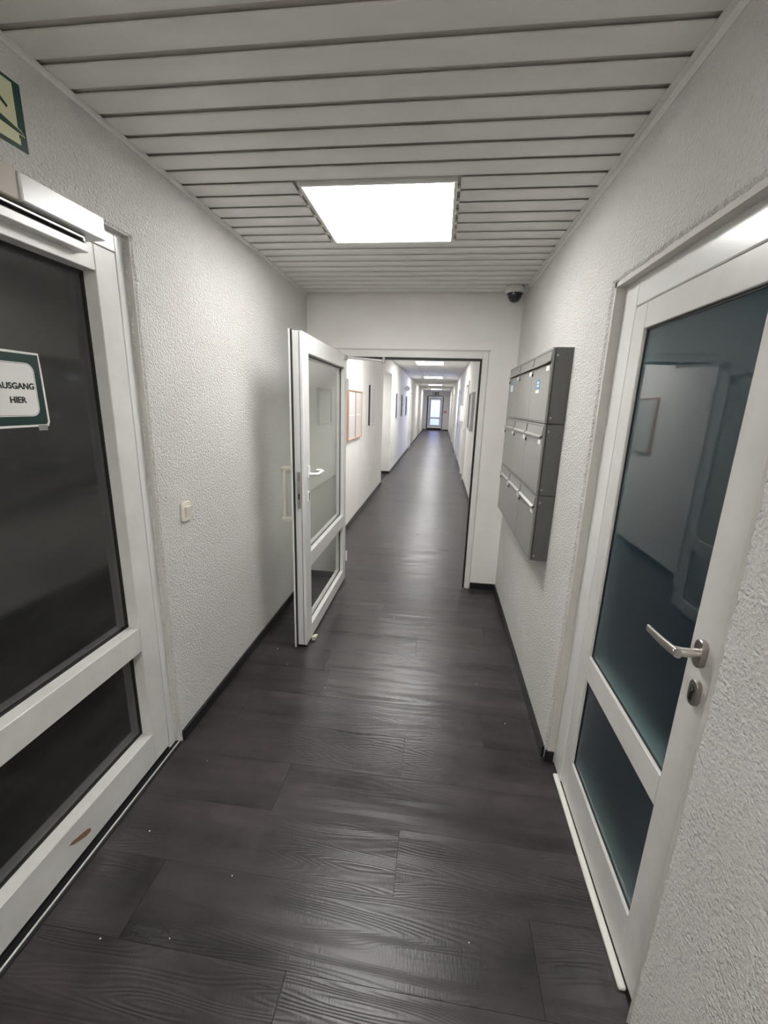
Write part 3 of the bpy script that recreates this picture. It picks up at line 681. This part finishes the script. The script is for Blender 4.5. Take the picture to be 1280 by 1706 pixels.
# ---------------------------------------------------------------- dome camera
dc = thing('dome_camera', (0.472, 3.38, ZC), 'white ceiling dome camera with smoked dome above the mailboxes', 'security camera')
MB().lathe([(0.0, 0.0), (0.060, 0.0), (0.068, -0.010), (0.069, -0.036), (0.063, -0.044), (0.052, -0.045), (0.0, -0.045)], (0.472, 3.38, ZC), 32).build('camera_base', 'camera_white', dc, True)
MB().lathe([(0.0505, -0.042)] + [(0.0505 * math.cos(a), -0.046 - 0.058 * math.sin(a)) for a in [math.radians(x) for x in (0, 12, 24, 36, 48, 60, 72, 82)]] + [(0.0, -0.104)], (0.472, 3.38, ZC), 32).build('dome', 'dome_smoke', dc, True)
MB().lathe([(0.0, -0.0435), (0.054, -0.0435), (0.055, -0.048), (0.051, -0.050), (0.0, -0.050)], (0.472, 3.38, ZC), 32).build('dome_ring', 'gasket_black', dc, True)

# ---------------------------------------------------------------- mailboxes: three stacked units of three boxes
MX0, MY0, MY1 = 0.477, 2.068, 3.262
rowsz = [(1.487, 1.818, 'top', 'grey mailbox unit, topmost of the stack, with blue stickers'),
         (1.152, 1.485, 'mid', 'grey mailbox unit, middle of the stack of three'),
         (0.822, 1.150, 'low', 'grey mailbox unit, lowest of the stack of three')]
for ri, (z0, z1, nm, lab) in enumerate(rowsz):
    mo = thing('mailbox_unit', (XR, (MY0 + MY1) / 2, z0), lab, 'mailbox', 'grey mailbox units on the wall')
    # casing: side panels, top, bottom, back
    MB().box(MX0 + 0.0140, XR, MY0, MY0 + 0.003, z0 + 0.001, z1 - 0.001).build('side_panel', 'mail_side', mo)
    MB().box(MX0 + 0.006, XR, MY1 - 0.003, MY1, z0 + 0.001, z1 - 0.001).build('side_panel', 'mail_side', mo)
    MB().box(MX0 + 0.012, XR, MY0 + 0.003, MY1 - 0.003, z1 - 0.004, z1 - 0.001).build('top_panel', 'mail_side', mo)
    MB().box(MX0 + 0.012, XR, MY0 + 0.003, MY1 - 0.003, z0 + 0.001, z0 + 0.004).build('bottom_panel', 'mail_side', mo)
    # inner dark body and folded front border
    MB().box(MX0 + 0.010, XR - 0.001, MY0 + 0.0035, MY1 - 0.0035, z0 + 0.0045, z1 - 0.0045).build('casing', 'base_black', mo)
    fb = MB()
    fb.box(MX0 + 0.001, MX0 + 0.0095, MY0 + 0.004, MY0 + 0.012, z0 + 0.001, z1 - 0.001).box(MX0 + 0.001, MX0 + 0.0095, MY1 - 0.012, MY1 - 0.001, z0 + 0.001, z1 - 0.001)
    fb.box(MX0 + 0.001, MX0 + 0.0095, MY0 + 0.012, MY1 - 0.012, z1 - 0.010, z1 - 0.001).box(MX0 + 0.001, MX0 + 0.0095, MY0 + 0.012, MY1 - 0.012, z0 + 0.001, z0 + 0.006)
    fb.build('front_border', 'mail_grey', mo)
    # bolts on the near side panel
    for (yy_, zz_) in ((0.495, z1 - 0.055), (0.545, z1 - 0.055), (0.495, z0 + 0.045), (0.545, z0 + 0.045)):
        MB().cyl((yy_, MY0 + 0.0005, zz_), (yy_, MY0 - 0.0012, zz_), 0.0024, 10).build('side_bolt', 'key_dark', mo)
    for zz_ in (z1 - 0.034, z0 + 0.026):
        MB().cyl((MX0 + 0.022, MY0 + 0.0005, zz_), (MX0 + 0.022, MY0 - 0.001, zz_), 0.0045, 12).build('side_rivet', 'nickel', mo)
    cw = (MY1 - MY0 - 0.026) / 3
    for c in range(3):
        a = MY0 + 0.013 + c * cw; bb = a + cw
        zt = z1 - 0.012
        dr = MB().box(MX0, MX0 + 0.008, a + 0.0015, bb - 0.0015, z0 + 0.008, zt - 0.055, 0.001).build('mailbox_door', 'mail_grey', mo)
        fo = MB()      # flap with a folded lip leaning out at its foot
        fo.poly_prism([(MX0 + 0.008, zt), (MX0 + 0.002, zt), (MX0 - 0.001, zt - 0.042), (MX0 - 0.012, zt - 0.050), (MX0 - 0.012, zt - 0.053), (MX0 + 0.002, zt - 0.0465), (MX0 + 0.006, zt - 0.04)], 1, a + 0.013, bb - 0.013)
        fp = fo.build('mail_flap', 'mail_grey', mo)
        MB().poly_prism([(MX0 - 0.0123, zt - 0.0495), (MX0 - 0.0015, zt - 0.0415), (MX0 - 0.0022, zt - 0.0405), (MX0 - 0.0132, zt - 0.0490)], 1, a + 0.013, bb - 0.013).build('flap_lip', 'mail_lip', fp)
        MB().box(MX0 - 0.0018, MX0, a + 0.022, a + 0.075, zt - 0.084, zt - 0.063).build('name_plate', 'white_label', dr)
        lk = MB().cyl((MX0 + 0.001, bb - 0.020, zt - 0.070), (MX0 - 0.004, bb - 0.020, zt - 0.070), 0.0075, 14).build('lock', 'nickel', dr, True)
        MB().box(MX0 - 0.007, MX0 - 0.001, bb - 0.025, bb - 0.019, zt - 0.090, zt - 0.076, 0.001).build('lock_tab', 'key_dark', dr)
        if ri == 0 and c == 0:
            sk = MB().box(MX0 - 0.0010, MX0, a + 0.185, a + 0.262, zt - 0.160, zt - 0.112).build('sticker', 'blue_sticker', dr)
            MB().box(MX0 - 0.0016, MX0 - 0.0010, a + 0.200, a + 0.240, zt - 0.132, zt - 0.124).box(MX0 - 0.0016, MX0 - 0.0010, a + 0.200, a + 0.240, zt - 0.148, zt - 0.138).box(MX0 - 0.0011, MX0, a + 0.190, a + 0.262, zt - 0.178, zt - 0.162).build('sticker_print', 'white_label', dr)
        if ri == 0 and c == 2:
            MB().box(MX0 - 0.0010, MX0, a + 0.200, a + 0.320, zt - 0.150, zt - 0.085).build('sticker', 'blue_sticker', dr)
            MB().box(MX0 - 0.0016, MX0 - 0.0010, a + 0.212, a + 0.308, zt - 0.146, zt - 0.105).build('sticker_print', 'white_label', dr)

# ---------------------------------------------------------------- corridor: boards, posters, doors
def poster(y0, y1, z0, z1, sheet_mat, label, group=None):
    o = thing('wall_poster', (XL, (y0 + y1) / 2, z0), label, 'poster', group)
    MB().box(XL, XL + 0.026, y0, y1, z0, z1, 0.001).build('board', 'frame_dark', o)
    MB().box(XL + 0.0262, XL + 0.0275, y0 + 0.004, y1 - 0.004, z0 + 0.004, z1 - 0.004).build('print_sheet', 'paper_white', o)
    MB().box(XL + 0.0277, XL + 0.0285, y0 + 0.03, y1 - 0.03, z0 + 0.035, z1 - 0.035).build('print_image', sheet_mat, o)
def framed(name, xw, sgn, y0, y1, z0, z1, frame_mat, sheet_mat, label, cat, group=None, fw=0.02, dep=0.025, mull=None, papers=None):
    o = thing(name, (xw, (y0 + y1) / 2, z0), label, cat, group)
    X = lambda d: (min(xw, xw + sgn * d), max(xw, xw + sgn * d))
    for q in ((y0, y0 + fw, z0, z1), (y1 - fw, y1, z0, z1), (y0 + fw, y1 - fw, z0, z0 + fw), (y0 + fw, y1 - fw, z1 - fw, z1)):
        MB().box(*X(dep), *q, 0.002).build('frame', frame_mat, o)
    if mull: MB().box(*X(dep), mull - fw / 2, mull + fw / 2, z0 + fw, z1 - fw, 0.002).build('frame', frame_mat, o)
    MB().box(*X(dep * 0.5), y0 + fw, y1 - fw, z0 + fw, z1 - fw).build('backing', sheet_mat, o)
    if papers:
        for (pa, pb_, pc, pd) in papers:
            MB().box(*sorted((xw + sgn * dep * 0.5, xw + sgn * (dep * 0.5 + 0.0015))), pa, pb_, pc, pd).build('paper_sheet', 'paper_print', o)
    return o
pp = []
for i in range(4):
    for j in range(2): pp.append((5.10 + i * 0.215, 5.10 + i * 0.215 + 0.195, 1.13 + j * 0.285, 1.13 + j * 0.285 + 0.272))
pp[6] = (5.745, 5.94, 1.13, 1.402); pp[7] = (5.745, 5.94, 1.415, 1.687)
framed('notice_board', XL, 1, 5.07, 5.97, 1.11, 1.715, 'wood_frame', 'paper_white', 'wood-framed notice board of papers beyond the open door', 'notice board', None, 0.016, 0.03, 5.52, pp)
poster(6.66, 7.14, 1.225, 1.83, 'poster_pink', 'dark-edged pinkish poster between notice board and side opening')
for i, (ya, yb) in enumerate(((10.8, 11.2), (12.25, 12.75), (13.85, 14.35))):
    poster(ya, yb, 1.24, 1.82, 'poster_grey', 'slim dark-edged poster past the side opening, ' + ['nearest the opening', 'middle of the row of three', 'beside the white door'][i], 'posters past the side opening')
sg = thing('round_wall_sign', (XL, 13.15, 1.98), 'small white round sign projecting high on the corridor wall', 'sign')
MB().cyl((XL + 0.09, 13.14, 2.03), (XL + 0.09, 13.155, 2.03), 0.075, 24).build('disc', 'white_label', sg)
MB().box(XL, XL + 0.03, 13.14, 13.155, 2.02, 2.04).build('bracket', 'steel', sg)
framed('picture_frame', XR, -1, 7.55, 8.45, 1.15, 1.80, 'mail_lip', 'poster_grey', 'grey-framed picture on the corridor wall just past the doorway', 'picture', None, 0.03, 0.045)

def plain_door(name, xw, sgn, y0, y1, z1, label, handle_y, leaf='pvc_white', trim=0.07, inset=0.03):
    """closed flush door in a wall at x = xw; sgn points into the corridor"""
    o = thing(name, (xw, (y0 + y1) / 2, 0), label, 'door', kind='structure')
    X = lambda a, b_: (min(xw + sgn * a, xw + sgn * b_), max(xw + sgn * a, xw + sgn * b_))
    MB().box(*X(-0.1, 0.022), y0 - trim + 0.02, y0 + 0.02, 0, z1 + trim - 0.02, 0.003).build('frame_jamb', 'frame_paint', o)
    MB().box(*X(-0.1, 0.022), y1 - 0.02, y1 + trim - 0.02, 0, z1 + trim - 0.02, 0.003).build('frame_jamb', 'frame_paint', o)
    MB().box(*X(-0.1, 0.022), y0 + 0.02, y1 - 0.02, z1 - 0.02, z1 + trim - 0.02, 0.003).build('frame_head', 'frame_paint', o)
    MB().box(*X(-inset - 0.04, -inset), y0 + 0.022, y1 - 0.022, 0.006, z1 - 0.022, 0.002).build('leaf', leaf, o)
    h = MB().box(*X(-inset, -inset + 0.008), handle_y - 0.018, handle_y + 0.018, 0.94, 1.14, 0.002).build('handle_plate', 'nickel', o)
    s2 = 1 if handle_y < (y0 + y1) / 2 else -1
    MB().tube([(xw + sgn * (-inset + 0.006), handle_y, 1.08), (xw + sgn * (-inset + 0.05), handle_y, 1.08), (xw + sgn * (-inset + 0.055), handle_y + s2 * 0.02, 1.08), (xw + sgn * (-inset + 0.055), handle_y + s2 * 0.12, 1.08)], 0.009, 10).build('handle_lever', 'nickel', h, True)
    return o
plain_door('door_4', XL, 1, 15.62, 16.52, 2.0, 'closed white door past the row of slim posters', 15.72)
plain_door('door_5', XR, -1, RY0, RY1, 2.03, 'closed white door just past the grey-framed picture', 9.45)
plain_door('door_6', XR, -1, 19.6, 20.5, 2.03, 'closed white door beyond the daylight door', 20.40)

# glazed corridor door that lets daylight in
d7 = thing('door_7', (XR, GY0, 0), 'glazed white door letting bluish daylight into the corridor', 'door', kind='structure')
MB().box(XR - 0.012, XR + 0.08, GY0 - 0.03, GY0 + 0.05, 0, 2.12, 0.003).build('frame_jamb', 'frame_paint', d7)
MB().box(XR - 0.012, XR + 0.08, GY1 - 0.05, GY1 + 0.03, 0, 2.12, 0.003).build('frame_jamb', 'frame_paint', d7)
MB().box(XR - 0.012, XR + 0.08, GY0 + 0.05, GY1 - 0.05, 2.05, 2.14, 0.003).build('frame_head', 'frame_paint', d7)
for (za, zb) in ((0.01, 0.13), (0.92, 1.02), (1.97, 2.05)): MB().box(XR + 0.02, XR + 0.07, GY0 + 0.05, GY1 - 0.05, za, zb, 0.002).build('rail', 'pvc_white', d7)
for (ya, yb) in ((GY0 + 0.05, GY0 + 0.14), (GY1 - 0.14, GY1 - 0.05)): MB().box(XR + 0.02, XR + 0.07, ya, yb, 0.13, 1.97, 0.002).build('stile', 'pvc_white', d7)
for (za, zb) in ((0.13, 0.92), (1.02, 1.97)): MB().box(XR + 0.04, XR + 0.048, GY0 + 0.14, GY1 - 0.14, za, zb).build('glass_pane', 'glass_daylight', d7)

wbx = thing('wall_cabinet', (XR, 11.3, 1.20), 'small white wall cabinet between the white door and daylight door', 'cabinet')
MB().box(XR - 0.075, XR, 11.0, 11.65, 1.20, 1.575, 0.004).build('cabinet_body', 'pvc_white', wbx)
MB().box(XR - 0.079, XR - 0.0752, 11.02, 11.63, 1.22, 1.555, 0.001).build('cabinet_door', 'handle_white', wbx)
MB().cyl((XR - 0.0792, 11.07, 1.38), (XR - 0.088, 11.07, 1.38), 0.012, 12).build('knob', 'nickel', wbx)

# far end door
d8 = thing('door_8', ((EX0 + EX1) / 2, YE, 0), 'white end door with bluish daylight glass in a black frame', 'door', kind='structure')
MB().box(EX0 - 0.02, EX0 + 0.075, YE - 0.02, YE + 0.1, 0, EZ, 0.003).build('frame_jamb', 'frame_dark', d8)
MB().box(EX1 - 0.045, EX1 + 0.02, YE - 0.02, YE + 0.1, 0, EZ, 0.003).build('frame_jamb', 'frame_dark', d8)
MB().box(EX0 + 0.075, EX1 - 0.045, YE - 0.02, YE + 0.1, EZ - 0.05, EZ + 0.02, 0.003).build('frame_head', 'frame_dark', d8)
ex0, ex1, ez0, ez1, ey = EX0 + 0.078, EX1 - 0.048, 0.16, EZ - 0.055, YE + 0.12
MB().box(ex0, ex0 + 0.15, ey, ey + 0.06, ez0, ez1, 0.003).build('stile', 'pvc_white', d8)
MB().box(ex1 - 0.12, ex1, ey, ey + 0.06, ez0, ez1, 0.003).build('stile', 'pvc_white', d8)
for (za, zb) in ((ez0, ez0 + 0.17), (0.74, 0.83), (ez1 - 0.19, ez1)): MB().box(ex0 + 0.15, ex1 - 0.12, ey, ey + 0.06, za, zb, 0.003).build('rail', 'pvc_white', d8)
for (za, zb) in ((ez0 + 0.17, 0.74), (0.83, ez1 - 0.19)): MB().box(ex0 + 0.15, ex1 - 0.12, ey + 0.03, ey + 0.038, za, zb).build('glass_pane', 'glass_daylight', d8)
hp8 = MB().box(ex1 - 0.085, ex1 - 0.04, ey - 0.01, ey, 1.0, 1.24, 0.003).build('handle_plate', 'nickel', d8)
MB().tube([(ex1 - 0.06, ey - 0.008, 1.16), (ex1 - 0.06, ey - 0.06, 1.16), (ex1 - 0.09, ey - 0.07, 1.16), (ex1 - 0.2, ey - 0.07, 1.16)], 0.012, 10).build('handle_lever', 'handle_white', hp8, True)
MB().box(ex0, ex1, ey - 0.1, ey + 0.02, 0.0, 0.155, 0.003).build('door_step', 'mat_dark', d8)
tag(MB().box(EX0 + 0.08, EX1 - 0.05, YE + 0.0, YE + 0.018, 0.0, 0.02, 0.004).build('door_mat', 'mat_dark'), 'dark door mat at the foot of the far end door', 'door mat')
# fire call point sign and exit sign at the far end
fs = thing('fire_alarm_sign', (0.30, YE, 1.1), 'small red sign on the end wall beside the far door', 'sign')
MB().box(0.22, 0.39, YE - 0.006, YE, 1.11, 1.25).build('sign_panel', 'red', fs)
for q in ((0.245, 0.285, 1.14, 1.20), (0.31, 0.345, 1.13, 1.16), (0.32, 0.34, 1.19, 1.23)): MB().box(q[0], q[1], YE - 0.008, YE - 0.0062, q[2], q[3]).build('pictogram', 'white_label', fs)
xs2 = thing('exit_sign', (-0.35, YE, 2.26), 'dark green exit sign above the far end door', 'sign')
MB().box(-0.56, -0.16, YE - 0.02, YE, 2.26, 2.43).build('sign_panel', 'sign_green', xs2)
for q in ((-0.53, -0.47, 2.28, 2.41), (-0.45, -0.40, 2.33, 2.41)): MB().box(q[0], q[1], YE - 0.022, YE - 0.0202, q[2], q[3]).build('pictogram', 'white_label', xs2)
MB().poly_prism([(-0.33, 2.32), (-0.26, 2.32), (-0.26, 2.29), (-0.19, 2.345), (-0.26, 2.40), (-0.26, 2.37), (-0.33, 2.37)], 1, YE - 0.022, YE - 0.0202).build('arrow', 'white_label', xs2)

# ---------------------------------------------------------------- crumbs on the floor
cb = MB()
for (x, yv, s) in ((-0.60, 1.02, .0022), (-0.93, 1.45, .002), (-0.97, 1.12, .003), (-0.90, 0.80, .003), (0.18, 0.95, .002), (-0.55, 2.02, .004), (-0.95, 2.35, .004), (0.42, 1.9, .003), (0.30, 2.2, .002), (-0.70, 0.83, .002), (-0.83, 2.2, .0025), (-0.25, 2.9, .003)):
    pts = [(x + s * random.uniform(.6, 1.2) * math.cos(a), yv + s * random.uniform(.6, 1.2) * math.sin(a)) for a in (0.2, 1.4, 2.7, 3.9, 5.2)]
    cb.poly_prism(pts, 2, 0.0, s * 0.5)
tag(cb.build('plaster_crumbs', 'white_label'), 'scattered white plaster crumbs on the dark floor', 'crumbs', kind='stuff')
